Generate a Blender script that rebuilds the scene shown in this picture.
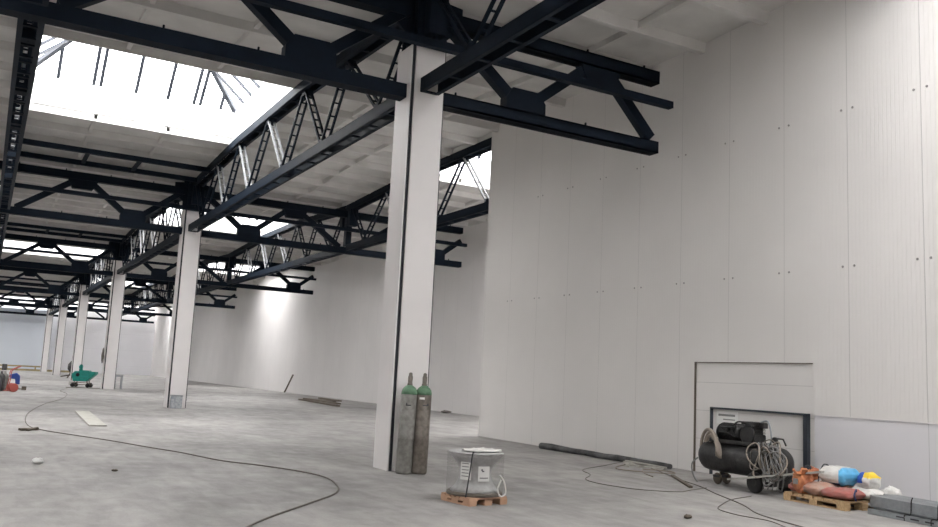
import bpy, bmesh, math, random
from mathutils import Vector, Matrix, noise
random.seed(7)
sc = bpy.context.scene
for o in list(bpy.data.objects): bpy.data.objects.remove(o)
COL = sc.collection
V = Vector

# ------------------------------------------------------------------ camera
FPX = 855.93
cd = bpy.data.cameras.new('camera'); cam = bpy.data.objects.new('camera', cd); COL.objects.link(cam)
Fv = V((0.48254196, 0.86571531, 0.1330047)); Rv = V((0.86931996, -0.49191818, 0.04795126)); Uv = V((-0.10693957, -0.09248514, 0.98995476))
m = Matrix((Rv, Uv, -Fv)).transposed().to_4x4(); m.translation = V((0, 0, 1.6))
cam.matrix_world = m
cd.sensor_width = 36; cd.lens = FPX / 938 * 36; cd.clip_start = 0.05; cd.clip_end = 400
sc.camera = cam

# ------------------------------------------------------------------ sky and exposure
w = bpy.data.worlds.new('overcast_sky'); sc.world = w; w.use_nodes = True
bg = w.node_tree.nodes['Background']; bg.inputs[0].default_value = (1.0, 0.975, 0.95, 1); bg.inputs[1].default_value = 6.0
sc.view_settings.view_transform = 'Standard'; sc.view_settings.look = 'None'
sc.view_settings.gamma = 1; sc.view_settings.use_curve_mapping = False
sc.view_settings.exposure = 1.22
sc.cycles.use_denoising = True
sc.cycles.max_bounces = 10; sc.cycles.diffuse_bounces = 7; sc.cycles.transparent_max_bounces = 16
sc.cycles.caustics_reflective = False; sc.cycles.caustics_refractive = False

# ------------------------------------------------------------------ materials
def mat(name, col, rough=.6, metal=0, noise_amt=0, nscale=4, col2=None, bump=0, bscale=40, spec=.5, detail=4, stretch=None):
    m = bpy.data.materials.new(name); m.use_nodes = True
    nt = m.node_tree; b = nt.nodes['Principled BSDF']
    b.inputs['Base Color'].default_value = (*col, 1); b.inputs['Roughness'].default_value = rough
    b.inputs['Metallic'].default_value = metal; b.inputs['Specular IOR Level'].default_value = spec
    tc = nt.nodes.new('ShaderNodeTexCoord'); src = tc.outputs['Object']
    if stretch:
        mp = nt.nodes.new('ShaderNodeMapping'); mp.inputs['Scale'].default_value = stretch
        nt.links.new(src, mp.inputs[0]); src = mp.outputs[0]
    if col2 or noise_amt:
        n = nt.nodes.new('ShaderNodeTexNoise'); n.inputs['Scale'].default_value = nscale; n.inputs['Detail'].default_value = detail
        nt.links.new(src, n.inputs['Vector'])
        r = nt.nodes.new('ShaderNodeValToRGB')
        c2 = col2 or tuple(c * (1 - noise_amt) for c in col)
        r.color_ramp.elements[0].position = .35; r.color_ramp.elements[1].position = .65
        r.color_ramp.elements[0].color = (*c2, 1); r.color_ramp.elements[1].color = (*col, 1)
        nt.links.new(n.outputs['Fac'], r.inputs[0]); nt.links.new(r.outputs[0], b.inputs['Base Color'])
    if bump:
        n2 = nt.nodes.new('ShaderNodeTexNoise'); n2.inputs['Scale'].default_value = bscale; n2.inputs['Detail'].default_value = 3
        nt.links.new(tc.outputs['Object'], n2.inputs['Vector'])
        bp = nt.nodes.new('ShaderNodeBump'); bp.inputs['Strength'].default_value = bump; bp.inputs['Distance'].default_value = .02
        nt.links.new(n2.outputs['Fac'], bp.inputs['Height']); nt.links.new(bp.outputs[0], b.inputs['Normal'])
    return m

M = {}
M['steel'] = mat('dark_blue_grey_paint', (.0085, .0150, .0260), .6, noise_amt=.25, nscale=3, spec=.10)
M['steel_light'] = mat('pale_grey_steel', (.30, .31, .32), .6, noise_amt=.25, nscale=6)  # paler grey given to some of the truss diagonals
M['joint'] = mat('dark_joint', (.012, .014, .02), .7)
M['white_panel'] = mat('off_white_cladding', (.74, .715, .71), .45, noise_amt=.04, nscale=1.5)
M['plaster'] = mat('whitewashed_concrete', (.66, .65, .63), .85, noise_amt=.13, nscale=1.3, bump=.3, bscale=12)
M['shaft'] = mat('white_shaft_sheet', (.86, .87, .88), .6)
M['mullion'] = mat('grey_aluminium', (.028, .033, .045), .6)
M['black_rubber'] = mat('black_rubber', (.018, .018, .018), .7)
M['black_iron'] = mat('black_iron', (.010, .010, .011), .5, col2=(.030, .029, .028), nscale=9, bump=.3, bscale=30)
M['wood'] = mat('pale_pine', (.52, .36, .20), .8, col2=(.38, .25, .13), nscale=6, stretch=(1, 8, 8))
M['wood_red'] = mat('orange_pine', (.50, .32, .21), .8, col2=(.40, .23, .15), nscale=6)
M['board'] = mat('grey_board', (.44, .43, .39), .85, noise_amt=.2, nscale=5)
M['frame_paint'] = mat('grey_blue_frame_paint', (.025, .032, .043), .5)
M['screw'] = mat('painted_screw_cap', (.30, .29, .28), .5)
M['galv'] = mat('galvanised_steel', (.36, .385, .40), .42, metal=.55, noise_amt=.2, nscale=9)
M['gas_grey'] = mat('worn_grey_paint', (.22, .215, .20), .6, col2=(.15, .145, .13), nscale=14, bump=.2)
M['gas_brown'] = mat('worn_brown_grey_paint', (.165, .145, .125), .55, col2=(.10, .085, .07), nscale=14, bump=.2)
M['gas_green'] = mat('green_shoulder_paint', (.13, .25, .15), .55, col2=(.08, .16, .10), nscale=14)
M['white'] = mat('white_paper', (.78, .78, .76), .7)
M['ink'] = mat('dark_print', (.05, .05, .06), .7)
M['teal'] = mat('teal_paint', (.01, .33, .27), .45, noise_amt=.25, nscale=5)
M['orange_paper'] = mat('orange_sack_paper', (.55, .22, .09), .8, col2=(.42, .15, .08), nscale=7, bump=.5, bscale=14)
M['brown_paper'] = mat('brown_sack_paper', (.38, .31, .26), .8, col2=(.42, .22, .16), nscale=5, bump=.5, bscale=14)
M['red_paper'] = mat('red_sack_paper', (.38, .12, .10), .8, col2=(.30, .14, .12), nscale=8, bump=.5, bscale=14)
M['white_sack'] = mat('white_sack_film', (.70, .69, .66), .45, noise_amt=.18, nscale=6, bump=.6, bscale=12)
M['blue_film'] = mat('light_blue_film', (.12, .45, .75), .4, noise_amt=.2, nscale=9)
M['blue_dark'] = mat('royal_blue_print', (.03, .10, .45), .4)
M['yellow'] = mat('yellow_print', (.85, .60, .05), .5)
M['dark_band'] = mat('navy_print', (.02, .03, .10), .5)
M['hose_grey'] = mat('grey_hose', (.22, .22, .215), .5)
M['hose_beige'] = mat('beige_hose', (.27, .23, .19), .6)
M['cable'] = mat('dusty_cable', (.15, .135, .12), .7)
M['felt'] = mat('dark_membrane', (.025, .025, .026), .6, col2=(.10, .10, .10), nscale=4, bump=.6, bscale=20)
M['red_metal'] = mat('faded_red_paint', (.45, .10, .08), .5)
M['blue_plastic'] = mat('blue_plastic', (.02, .07, .35), .4)
M['rust'] = mat('rusty_pole', (.10, .08, .06), .7)
M['drum'] = mat('grey_drum_wood', (.44, .44, .44), .6, col2=(.33, .33, .32), nscale=12)
M['stopper'] = mat('pail_plastic', (.42, .44, .46), .35, col2=(.24, .26, .28), nscale=12)
M['timber_yellow'] = mat('yellowed_timber', (.42, .34, .18), .8, noise_amt=.3, nscale=3)

# sheet films and glazing
def film(name, col, alpha, rough=.15):
    m = bpy.data.materials.new(name); m.use_nodes = True; nt = m.node_tree; nt.nodes.clear()
    o = nt.nodes.new('ShaderNodeOutputMaterial'); t = nt.nodes.new('ShaderNodeBsdfTransparent'); t.inputs[0].default_value = (*col, 1)
    g = nt.nodes.new('ShaderNodeBsdfGlossy'); g.inputs['Roughness'].default_value = rough
    mx = nt.nodes.new('ShaderNodeMixShader'); mx.inputs[0].default_value = alpha
    nt.links.new(t.outputs[0], mx.inputs[1]); nt.links.new(g.outputs[0], mx.inputs[2]); nt.links.new(mx.outputs[0], o.inputs[0])
    return m
M['glass'] = film('clear_roof_glazing', (.97, .98, 1), .04)
M['wrap'] = film('clear_stretch_film', (.95, .95, .95), .09, .25)

# concrete floor
def floor_mat():
    m = mat('power_floated_concrete', (.4, .39, .38), .62, spec=.35)
    nt = m.node_tree; b = nt.nodes['Principled BSDF']; tc = nt.nodes['Texture Coordinate']
    def N(scale, detail, st, d=0):
        mp = nt.nodes.new('ShaderNodeMapping'); mp.inputs['Scale'].default_value = st; mp.inputs['Rotation'].default_value = (0, 0, d)
        n = nt.nodes.new('ShaderNodeTexNoise'); n.inputs['Scale'].default_value = scale; n.inputs['Detail'].default_value = detail
        n.inputs['Roughness'].default_value = .6; n.inputs['Distortion'].default_value = .4
        nt.links.new(tc.outputs['Object'], mp.inputs[0]); nt.links.new(mp.outputs[0], n.inputs['Vector']); return n.outputs['Fac']
    def ramp(f, p0, p1, c0, c1):
        r = nt.nodes.new('ShaderNodeValToRGB'); e = r.color_ramp.elements
        e[0].position = p0; e[1].position = p1; e[0].color = (*c0, 1); e[1].color = (*c1, 1)
        nt.links.new(f, r.inputs[0]); return r.outputs[0]
    def mul(a, c, f=1):
        x = nt.nodes.new('ShaderNodeMix'); x.data_type = 'RGBA'; x.blend_type = 'MULTIPLY'; x.inputs['Factor'].default_value = f
        nt.links.new(a, x.inputs['A']); nt.links.new(c, x.inputs['B']); return x.outputs['Result']
    base = ramp(N(.35, 6, (1, 1, 1)), .3, .7, (.315, .305, .292), (.425, .41, .392))
    a = mul(base, ramp(N(1.1, 8, (1, .45, 1), .5), .32, .60, (.70, .70, .70), (1, 1, 1)))
    a = mul(a, ramp(N(5, 6, (1, .25, 1), -.35), .34, .58, (.84, .84, .84), (1, 1, 1)))
    a = mul(a, ramp(N(38, 3, (1, 1, 1)), .3, .6, (.90, .90, .90), (1, 1, 1)))
    a = mul(a, ramp(N(.16, 3, (1, 1, 1), 1), .38, .55, (.80, .80, .81), (1, 1, 1)))
    nt.links.new(a, b.inputs['Base Color'])
    nt.links.new(ramp(N(2.5, 5, (1, 1, 1)), .3, .7, (.48,) * 3, (.75,) * 3), b.inputs['Roughness'])
    bp = nt.nodes.new('ShaderNodeBump'); bp.inputs['Strength'].default_value = .25; bp.inputs['Distance'].default_value = .01
    nt.links.new(N(30, 5, (1, 1, 1)), bp.inputs['Height']); nt.links.new(bp.outputs[0], b.inputs['Normal'])
    return m
M['floor'] = floor_mat()

# ribbed sandwich panel: panel joints every `pitch` metres and fine ribs, along object Y or X
def panel_mat(name, col, axis, pitch, offset, ribs=True, rib=.075, horiz=0):
    m = mat(name, col, .5, noise_amt=.05, nscale=.5, spec=.35)
    nt = m.node_tree; b = nt.nodes['Principled BSDF']; tc = nt.nodes['Texture Coordinate']
    sx = nt.nodes.new('ShaderNodeSeparateXYZ'); nt.links.new(tc.outputs['Object'], sx.inputs[0])
    def math_(op, a, c=None, d=None):
        n = nt.nodes.new('ShaderNodeMath'); n.operation = op
        for i, v in enumerate((a, c, d)):
            if v is None: continue
            if isinstance(v, (int, float)): n.inputs[i].default_value = v
            else: nt.links.new(v, n.inputs[i])
        return n.outputs[0]
    u = math_('ADD', sx.outputs[axis], -offset)
    def line(src, pitch, width):
        f = math_('PINGPONG', src, pitch / 2)
        return math_('LESS_THAN', f, width / 2)
    j = line(u, pitch, .010)
    src = b.inputs['Base Color'].links[0].from_socket
    x = nt.nodes.new('ShaderNodeMix'); x.data_type = 'RGBA'; nt.links.new(j, x.inputs['Factor'])
    nt.links.new(src, x.inputs['A']); x.inputs['B'].default_value = (col[0] * .70, col[1] * .70, col[2] * .70, 1)
    nt.links.new(x.outputs['Result'], b.inputs['Base Color'])
    if ribs:
        h = math_('PINGPONG', u, rib / 2); h2 = math_('SMOOTH_MIN', h, .012, .008)
        h3 = math_('SUBTRACT', math_('MULTIPLY', h2, .32), math_('MULTIPLY', j, .01))
        bp = nt.nodes.new('ShaderNodeBump'); bp.inputs['Strength'].default_value = .6; bp.inputs['Distance'].default_value = 1
        nt.links.new(h3, bp.inputs['Height']); nt.links.new(bp.outputs[0], b.inputs['Normal'])
    return m
M['wall_near'] = panel_mat('light_grey_ribbed_panel', (.71, .69, .67), 1, 1.333, 7.97)
M['wall_far'] = panel_mat('grey_ribbed_panel', (.72, .70, .69), 1, 1.333, 23.0)
M['wall_plain'] = panel_mat('smooth_grey_panel', (.68, .67, .69), 1, 60, 7.97, ribs=False)
M['wall_infill'] = panel_mat('smooth_light_panel', (.71, .69, .67), 2, .55, .1, ribs=False)
M['wall_end'] = panel_mat('white_horizontal_panel', (.80, .80, .83), 2, 2.0, 1.05, ribs=False)
M['wall_blue'] = mat('blue_grey_wall', (.72, .77, .84), .7, noise_amt=.05, nscale=.3)

# ------------------------------------------------------------------ mesh helpers
class MB:
    def __init__(s): s.bm = bmesh.new(); s.smooth = False
    def box(s, x0, x1, y0, y1, z0, z1, mi=0):
        vs = [s.bm.verts.new((x, y, z)) for x in (x0, x1) for y in (y0, y1) for z in (z0, z1)]
        for f in ((0, 1, 3, 2), (4, 6, 7, 5), (0, 4, 5, 1), (2, 3, 7, 6), (0, 2, 6, 4), (1, 5, 7, 3)):
            s.bm.faces.new([vs[i] for i in f]).material_index = mi
        return s
    def bar(s, p, q, w, h, up=(0, 0, 1), mi=0):
        p, q = V(p), V(q); d = (q - p).normalized(); a = d.cross(V(up))
        if a.length < 1e-4: a = V((1, 0, 0))
        a.normalize(); c = a.cross(d).normalized(); a *= w / 2; c *= h / 2
        vs = [s.bm.verts.new(e + i * a + j * c) for e in (p, q) for i, j in ((-1, -1), (1, -1), (1, 1), (-1, 1))]
        for f in ((3, 2, 1, 0), (4, 5, 6, 7), (0, 1, 5, 4), (1, 2, 6, 5), (2, 3, 7, 6), (3, 0, 4, 7)):
            s.bm.faces.new([vs[i] for i in f]).material_index = mi
        return s
    def tube(s, pts, r, n=8, closed=False, mi=0):
        pts = [V(p) for p in pts]; rings = []
        rr = r if hasattr(r, '__len__') else [r] * len(pts)
        ref = V((0, 0, 1))
        for i, p in enumerate(pts):
            d = (pts[min(i + 1, len(pts) - 1)] - pts[max(i - 1, 0)]).normalized()
            a = d.cross(ref)
            if a.length < .05: a = d.cross(V((1, 0, 0)))
            a.normalize(); c = a.cross(d)
            rings.append([s.bm.verts.new(p + rr[i] * (math.cos(t) * a + math.sin(t) * c)) for t in [2 * math.pi * k / n for k in range(n)]])
        for A, B in zip(rings, rings[1:]):
            for k in range(n):
                f = s.bm.faces.new((A[k], A[(k + 1) % n], B[(k + 1) % n], B[k])); f.smooth = True; f.material_index = mi
        s.bm.faces.new(rings[0][::-1]).material_index = mi; s.bm.faces.new(rings[-1]).material_index = mi
        return s
    def lathe(s, prof, n=32, c=(0, 0, 0), mi=0, axis='Z', caps=True):
        rings = []
        for r, z in prof:
            ring = []
            for k in range(n):
                t = 2 * math.pi * k / n
                a, b_ = r * math.cos(t), r * math.sin(t)
                co = (a, b_, z) if axis == 'Z' else ((z, a, b_) if axis == 'X' else (b_, z, a))
                ring.append(s.bm.verts.new(V(c) + V(co)))
            rings.append(ring)
        for A, B in zip(rings, rings[1:]):
            for k in range(n):
                f = s.bm.faces.new((A[k], A[(k + 1) % n], B[(k + 1) % n], B[k])); f.smooth = True; f.material_index = mi
        if caps:
            s.bm.faces.new(rings[0][::-1]).material_index = mi; s.bm.faces.new(rings[-1]).material_index = mi
        return s
    def prism(s, poly, ax, lo, hi, mi=0):
        def co(a, b_, t): return {'X': (t, a, b_), 'Y': (a, t, b_), 'Z': (a, b_, t)}[ax]
        A = [s.bm.verts.new(co(*q, lo)) for q in poly]; B = [s.bm.verts.new(co(*q, hi)) for q in poly]; n = len(poly)
        s.bm.faces.new(A[::-1]).material_index = mi; s.bm.faces.new(B).material_index = mi
        for k in range(n): s.bm.faces.new((A[k], A[(k + 1) % n], B[(k + 1) % n], B[k])).material_index = mi
        return s
    def pillow(s, lx, ly, lz, c=(0, 0, 0), e=.45, rough=.02, seed=0, n=22, rot=0, sag=0):
        vs = {}
        rz = Matrix.Rotation(rot, 3, 'Z')
        def sp(v, p): return math.copysign(abs(v) ** p, v)
        rows = []
        for i in range(n + 1):
            th = -math.pi / 2 + math.pi * i / n; row = []
            for k in range(2 * n):
                ph = math.pi * k / n
                x = sp(math.cos(th), e * 1.3) * sp(math.cos(ph), e); y = sp(math.cos(th), e * 1.3) * sp(math.sin(ph), e); z = sp(math.sin(th), .8)
                edge = max(abs(x), abs(y)); z *= (1 - .45 * edge ** 4)
                d = noise.noise(V((x * 3 + seed, y * 3, z * 2))) * 1.0 + .5 * noise.noise(V((x * 9 + seed, y * 9, z * 5)))
                P = V((x * lx / 2, y * ly / 2, z * lz / 2 - sag * x * x)) * 1.0
                P += V((x, y, z)).normalized() * d * rough if V((x, y, z)).length > 0 else V((0, 0, 0))
                P.z = max(P.z, -lz / 2)
                row.append(rz @ P + V(c))
            rows.append(row)
        R_ = [[s.bm.verts.new(q) for q in row] for row in rows[1:-1]]
        b0 = s.bm.verts.new(rows[0][0]); b1 = s.bm.verts.new(rows[-1][0]); N2 = 2 * n
        for A, B in zip(R_, R_[1:]):
            for k in range(N2):
                f = s.bm.faces.new((A[k], A[(k + 1) % N2], B[(k + 1) % N2], B[k])); f.smooth = True
        for k in range(N2):
            s.bm.faces.new((b0, R_[0][(k + 1) % N2], R_[0][k])); s.bm.faces.new((b1, R_[-1][k], R_[-1][(k + 1) % N2]))
        return s
    def build(s, name, mats, parent=None, loc=None, bevel=0):
        bmesh.ops.recalc_face_normals(s.bm, faces=s.bm.faces)
        me = bpy.data.meshes.new(name); s.bm.to_mesh(me); s.bm.free()
        for mm in (mats if isinstance(mats, (list, tuple)) else [mats]): me.materials.append(M[mm] if isinstance(mm, str) else mm)
        o = bpy.data.objects.new(name, me); COL.objects.link(o)
        if parent: o.parent = parent
        if loc: o.location = loc
        if bevel:
            b = o.modifiers.new('bevel', 'BEVEL'); b.width = bevel; b.segments = 2; b.limit_method = 'ANGLE'
        return o

def tag(o, label=None, cat=None, group=None, kind=None):
    if label: o['label'] = label
    if cat: o['category'] = cat
    if group: o['group'] = group
    if kind: o['kind'] = kind
    return o
def empty(name, loc=(0, 0, 0), rz=0, label=None, cat=None, group=None):
    o = bpy.data.objects.new(name, None); COL.objects.link(o); o.location = loc; o.rotation_euler = (0, 0, rz); o.empty_display_size = .2
    return tag(o, label, cat, group)
def struct(o): o['kind'] = 'structure'; return o
def copy_tree(o, parent=None):
    c = o.copy(); COL.objects.link(c); c.parent = parent
    for ch in [x for x in KIDS.get(o.name, [])]: copy_tree(ch, c)
    return c
KIDS = {}
def index_kids():
    KIDS.clear()
    for x in bpy.data.objects:
        if x.parent: KIDS.setdefault(x.parent.name, []).append(x)
def smooth_path(pts, sub=6):
    pts = [V(p) for p in pts]; out = []
    for i in range(len(pts) - 1):
        p0 = pts[max(i - 1, 0)]; p1 = pts[i]; p2 = pts[i + 1]; p3 = pts[min(i + 2, len(pts) - 1)]
        for k in range(sub):
            t = k / sub
            out.append(.5 * ((2 * p1) + (-p0 + p2) * t + (2 * p0 - 5 * p1 + 4 * p2 - p3) * t * t + (-p0 + 3 * p1 - 3 * p2 + p3) * t ** 3))
    out.append(pts[-1]); return out

# ------------------------------------------------------------------ layout
Y0, SP = 13.66, 19.9                # first column line and column spacing
XL, XA, XB = .10, 6.45, 12.80      # truss rows
XW, XF = 12.47, 19.0                # near wall face, far wall face
YC, YE, YBK, XLW = 21.35, 116.5, -26.3, -18.9
WT = 9.9
ORD = ['nearest', 'second', 'third', 'fourth', 'fifth', 'sixth']

# ------------------------------------------------------------------ structure
struct(MB().box(XLW - .3, XF + .3, YBK - .3, YE + .3, -.2, 0).build('floor', 'floor'))
struct(MB().box(XLW - .3, XLW, YBK, YE, 0, WT).build('wall_left', 'white_panel'))
struct(MB().box(XLW - .3, XF + .3, YBK - .3, YBK, 0, WT).build('wall_behind', 'white_panel'))
struct(MB().box(XF, XF + .3, YC - .7, YE, 0, WT).build('wall_far_right', 'wall_far'))
struct(MB().box(XLW, XF, YE, YE + .3, 0, WT).build('wall_back', 'wall_end'))
struct(MB().box(XLW, 6.9, YE - 1.0, YE - .02, 0, 7.3).build('wall_back_left', 'wall_blue'))
struct(MB().box(XW + .12, XF, YC - .7, YC - .58, 0, WT).build('wall_partition', 'white_panel'))
# near right wall with a rectangular infill opening
oy0, oy1, oz = 10.03, 12.86, 2.15
wl = MB(); X0, X1 = XW, XW + .12
wl.box(X0, X1, oy1, YC, 0, WT); wl.box(X0, X1, YBK, oy0, 1.275, WT); wl.box(X0, X1, oy0, oy1, oz, WT)
wn = struct(wl.build('wall_right', 'wall_near'))
struct(MB().box(X0 + .012, X1, YBK, oy0 - .02, 0, 1.265).build('wall_right_base', 'wall_plain'))
inf = MB(); inf.box(X0 + .03, X1 - .01, oy0 - .05, oy1 + .05, 0, oz + .05)
struct(inf.build('wall_right_infill', 'wall_infill'))
tr = MB(); tr.box(X0 - .004, X0 + .04, oy1 - .025, oy1, 0, oz); tr.box(X0 + .0, X0 + .04, oy0 + .02, oy1, oz - .014, oz - .001)
struct(tr.build('trim_1', 'rust'))
struct(MB().box(X0 - .003, X0 + .03, YBK, oy0, 1.26, 1.275).build('trim_2', 'white_panel'))
# low steel door frame inside the infill
fr = empty('door_1', (X0, 11.28, 0)); struct(fr)
f = MB(); f.box(-.03, .03, 1.09, 1.12, 0, 1.28); f.box(-.03, .03, -1.16, 1.12, 1.245, 1.28); f.box(-.06, .03, -1.17, -1.09, 0, 1.28)
f.build('door_frame', 'frame_paint', fr)
# panel screws in two rows, in pairs
i = 0
for z in (3.77, 6.5):
    for kk in range(-1, 10):
        yj = 7.97 + 1.333 * kk
        if yj > 20.8 or (z > 6 and yj > 19): continue
        for d in (-.11, .11):
            MB().lathe([(.020, 0), (.019, -.010), (.009, -.014)], 8, (X0 - .002, yj + d, z), axis='X').build('screw', 'screw', wn)

# ceiling: ribbed concrete panels laid on the trusses, following their cambered top chords
def slab_z(y):
    t = abs(((y - Y0 + SP / 2) % SP) - SP / 2)   # distance from nearest column line
    t = SP / 2 - t
    if t < 3.1: return 9.03
    return 9.03 - .28 * (t - 3.1) / (SP / 2 - 3.1)
RP = SP / 12; RY0 = 12.75
SKY_END = {(4, -2): 11.7, (4, -1): 11.7, (4, 0): 11.7}
BAYS = [(XL - 6.355 * 3, XL - 6.355 * 2), (XL - 6.355 * 2, XL - 6.35), (XL - 6.35, XL), (XL, XA), (XA, XB), (XB, XF + .02)]
def has_sky(b, k): return (b + k) % 2 == 1           # chequerboard of rooflights
ce = MB(); windows = []
nmin, nmax = -24, 64
for b, (xa, xb) in enumerate(BAYS):
    for n in range(nmin, nmax):
        ya, yb = RY0 + RP * n, RY0 + RP * (n + 1)
        if yb > YE + .3 or ya < YBK - .5: continue
        if b == 5 and yb < YC - .8: continue
        k = math.floor(n / 12); ph = n - 12 * k
        skyl = has_sky(b, k) and 5 <= ph < 9
        if skyl and ph == 5: windows.append((b, k, ya))
        xs_ = SKY_END.get((b, k)) or (18.4 if b == 5 else None)
        za, zb = slab_z(ya + .01), slab_z(yb - .01)
        if skyl and xs_: ce.prism([(ya, za), (yb, zb), (yb, zb + .16), (ya, za + .16)], 'X', xs_, xb)
        if not skyl:
            ce.prism([(ya, za), (yb, zb), (yb, zb + .16), (ya, za + .16)], 'X', xa, xb)
            for f_ in (1 / 3, 2 / 3):
                xr = xa + (xb - xa) * f_
                ce.prism([(ya, za - .13), (yb, zb - .13), (yb, zb + .02), (ya, za + .02)], 'X', xr - .05, xr + .05)
            ce.prism([(xr_, z_) for xr_, z_ in ((ya, za - .19), (yb, zb - .19), (yb, zb + .02), (ya, za + .02))], 'X', xa, xa + .10)
            ce.prism([(ya, za - .19), (yb, zb - .19), (yb, zb + .02), (ya, za + .02)], 'X', xb - .10, xb)
            for yy, s_ in ((ya, 1), (yb, -1)):
                zz = slab_z(yy)
                ce.prism([(yy - .0 * s_, zz - .20), (yy + .07 * s_, zz - .20), (yy + .12 * s_, zz + .02), (yy, zz + .02)], 'X', xa, xb)
struct(ce.build('ceiling', 'plaster'))

# rooflights: white shaft, hipped glazing with bars
for wi, (b, k, ya) in enumerate(windows):
    xa, xb = BAYS[b]; yb = ya + 4 * RP
    xb = SKY_END.get((b, k)) or (18.4 if b == 5 else xb)
    w_ = empty('window_%d' % (wi + 1), ((xa + xb) / 2, (ya + yb) / 2, 9.03)); struct(w_)
    hx, hy = (xb - xa) / 2, (yb - ya) / 2; z0, z1 = -.19, .88; ix, iy = hx - .10, hy - .02
    s_ = MB()
    s_.box(-hx, -ix, -hy, hy, z0, z1); s_.box(ix, hx, -hy, hy, z0, z1); s_.box(-ix, ix, iy, hy, z0 + .2, z1); s_.box(-ix, ix, -hy, -iy, z0 + .2, z1)
    s_.build('shaft', 'shaft', w_)
    rz, ry = z1 + .86 * min(ix, iy), max(iy - ix, .05)
    if ix > iy: rx, ry = ix - iy, .0
    else: rx = 0
    A = [(-ix, -iy, z1), (ix, -iy, z1), (ix, iy, z1), (-ix, iy, z1)]
    r0, r1 = V((-rx, -ry, rz)), V((rx, ry, rz))
    if rx: ends = [r0, r1, r1, r0]
    else: ends = [r0, r0, r1, r1]
    g = MB()
    vs = [g.bm.verts.new(q) for q in A]; e0 = g.bm.verts.new(r0); e1 = g.bm.verts.new(r1)
    if rx: g.bm.faces.new((vs[0], vs[1], e1, e0)); g.bm.faces.new((vs[1], vs[2], e1)); g.bm.faces.new((vs[2], vs[3], e0, e1)); g.bm.faces.new((vs[3], vs[0], e0))
    else: g.bm.faces.new((vs[0], vs[1], e0)); g.bm.faces.new((vs[1], vs[2], e1, e0)); g.bm.faces.new((vs[2], vs[3], e1)); g.bm.faces.new((vs[3], vs[0], e0, e1))
    g.build('glazing', 'glass', w_)
    fm = MB()
    for a, e in zip(A, ends): fm.bar(a, e, .15, .12)
    fm.bar(r0, r1, .15, .12)
    # glazing bars on the four slopes
    def slope_bar(x, y, axis, sgn, wd=.10):
        if axis == 'Y':      # slope falling to +-Y edge, bar at constant x
            reach = min(ix - abs(x), iy) if not rx else min(iy, max(0, ix - abs(x)) )
            run = max(0, reach); 
            if run < .1: return
            fm.bar((x, sgn * iy, z1), (x, sgn * (iy - run), z1 + .86 * run), wd, .07)
        else:
            run = min(iy - abs(y), ix)
            if run < .1: return
            fm.bar((sgn * ix, y, z1), (sgn * (ix - run), y, z1 + .86 * run), wd, .07)
    for xx in (-2.2, -1.22, -1.02, 0, .95, 1.75, 1.95, 2.6):
        for sg in (-1, 1): slope_bar(xx, 0, 'Y', sg)
    for yy in (-2.4, -1.5, -.6, .4, 1.3, 2.2):
        for sg in (-1, 1): slope_bar(0, yy, 'X', sg)
    fm.build('glazing_bars', 'mullion', w_)
    # sky portal at the glazing base, only guides sampling of the real sky
    ld = bpy.data.lights.new('sky_portal', 'AREA'); ld.shape = 'RECTANGLE'; ld.size = 2 * ix; ld.size_y = 2 * iy; ld.cycles.is_portal = True
    lo = bpy.data.objects.new('sky_portal', ld); COL.objects.link(lo); lo.parent = w_; lo.location = (0, 0, z1 - .02)

# kerb of timber and trays along the back wall
t = empty('timber_barrier', (0, YE - 2.2, 0), label='low yellowish timber barrier lying along the foot of the blue-grey back wall', cat='barrier')
b = MB(); b.box(-3, 6.6, -.05, .05, .45, .62); b.box(-3, 9.5, .1, .3, 0, .22); b.build('rail', 'timber_yellow', t)
for x in (-2.5, .2, 2.6, 5.6):
    MB().box(x - .08, x + .08, -.02, .12, 0, .62).build('post', 'timber_yellow', t)

# ------------------------------------------------------------------ columns
def make_column():
    r = empty('column')
    MB().box(-.335, .335, -.255, .32, 0, 7.5).build('core', 'joint', r)
    MB().box(-.355, -.335, -.265, .34, .0, 7.48).build('side_panel', 'white_panel', r)
    MB().box(.335, .35, -.20, .34, .0, 7.48).build('side_panel', 'white_panel', r)
    MB().box(-.275, .30, -.29, -.255, .0, 7.48).build('front_panel', 'white_panel', r)
    MB().box(-.33, .33, .325, .35, .0, 7.48).build('back_panel', 'white_panel', r)
    h = MB()
    h.box(-.30, .30, -.30, .30, 7.5, 7.54)
    h.box(-.42, .42, -.02, .02, 7.54, 8.62); h.box(-.02, .02, -.5, .5, 7.54, 8.62)
    for sx in (-.22, .22): h.box(sx - .015, sx + .015, -.28, .28, 7.54, 8.6)
    h.box(-.30, .30, -.32, -.29, 7.54, 8.45); h.box(-.30, .30, .29, .32, 7.54, 8.45)
    h.box(-.36, .36, -.36, .36, 8.6, 8.66)
    h.prism([(-.32, 7.7), (-.75, 8.1), (-.75, 8.5), (-.32, 8.55)], 'Y', -.03, .03)
    h.prism([(.32, 7.7), (.75, 8.1), (.75, 8.5), (.32, 8.55)], 'Y', -.03, .03)
    h.build('steel_head', 'steel', r)
    return r
col0 = make_column(); index_kids()
for k in range(6):
    o = col0 if k == 0 else copy_tree(col0)
    o.location = (XA, Y0, 0) if k == 0 else (XA, Y0 + SP * k, 0)
    tag(o, ['white-clad column closest to the camera, with two gas cylinders at its foot', 'white-clad column second in the row, with a small grey box at its foot',
            'white-clad column third in the row, just right of the teal machine', 'white-clad column fourth in the row, directly behind the teal machine',
            'white-clad column fifth in the row, left of the teal machine', 'white-clad column last in the row, nearest the blue-grey back wall'][k], 'column', 'columns of the middle row')

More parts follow.
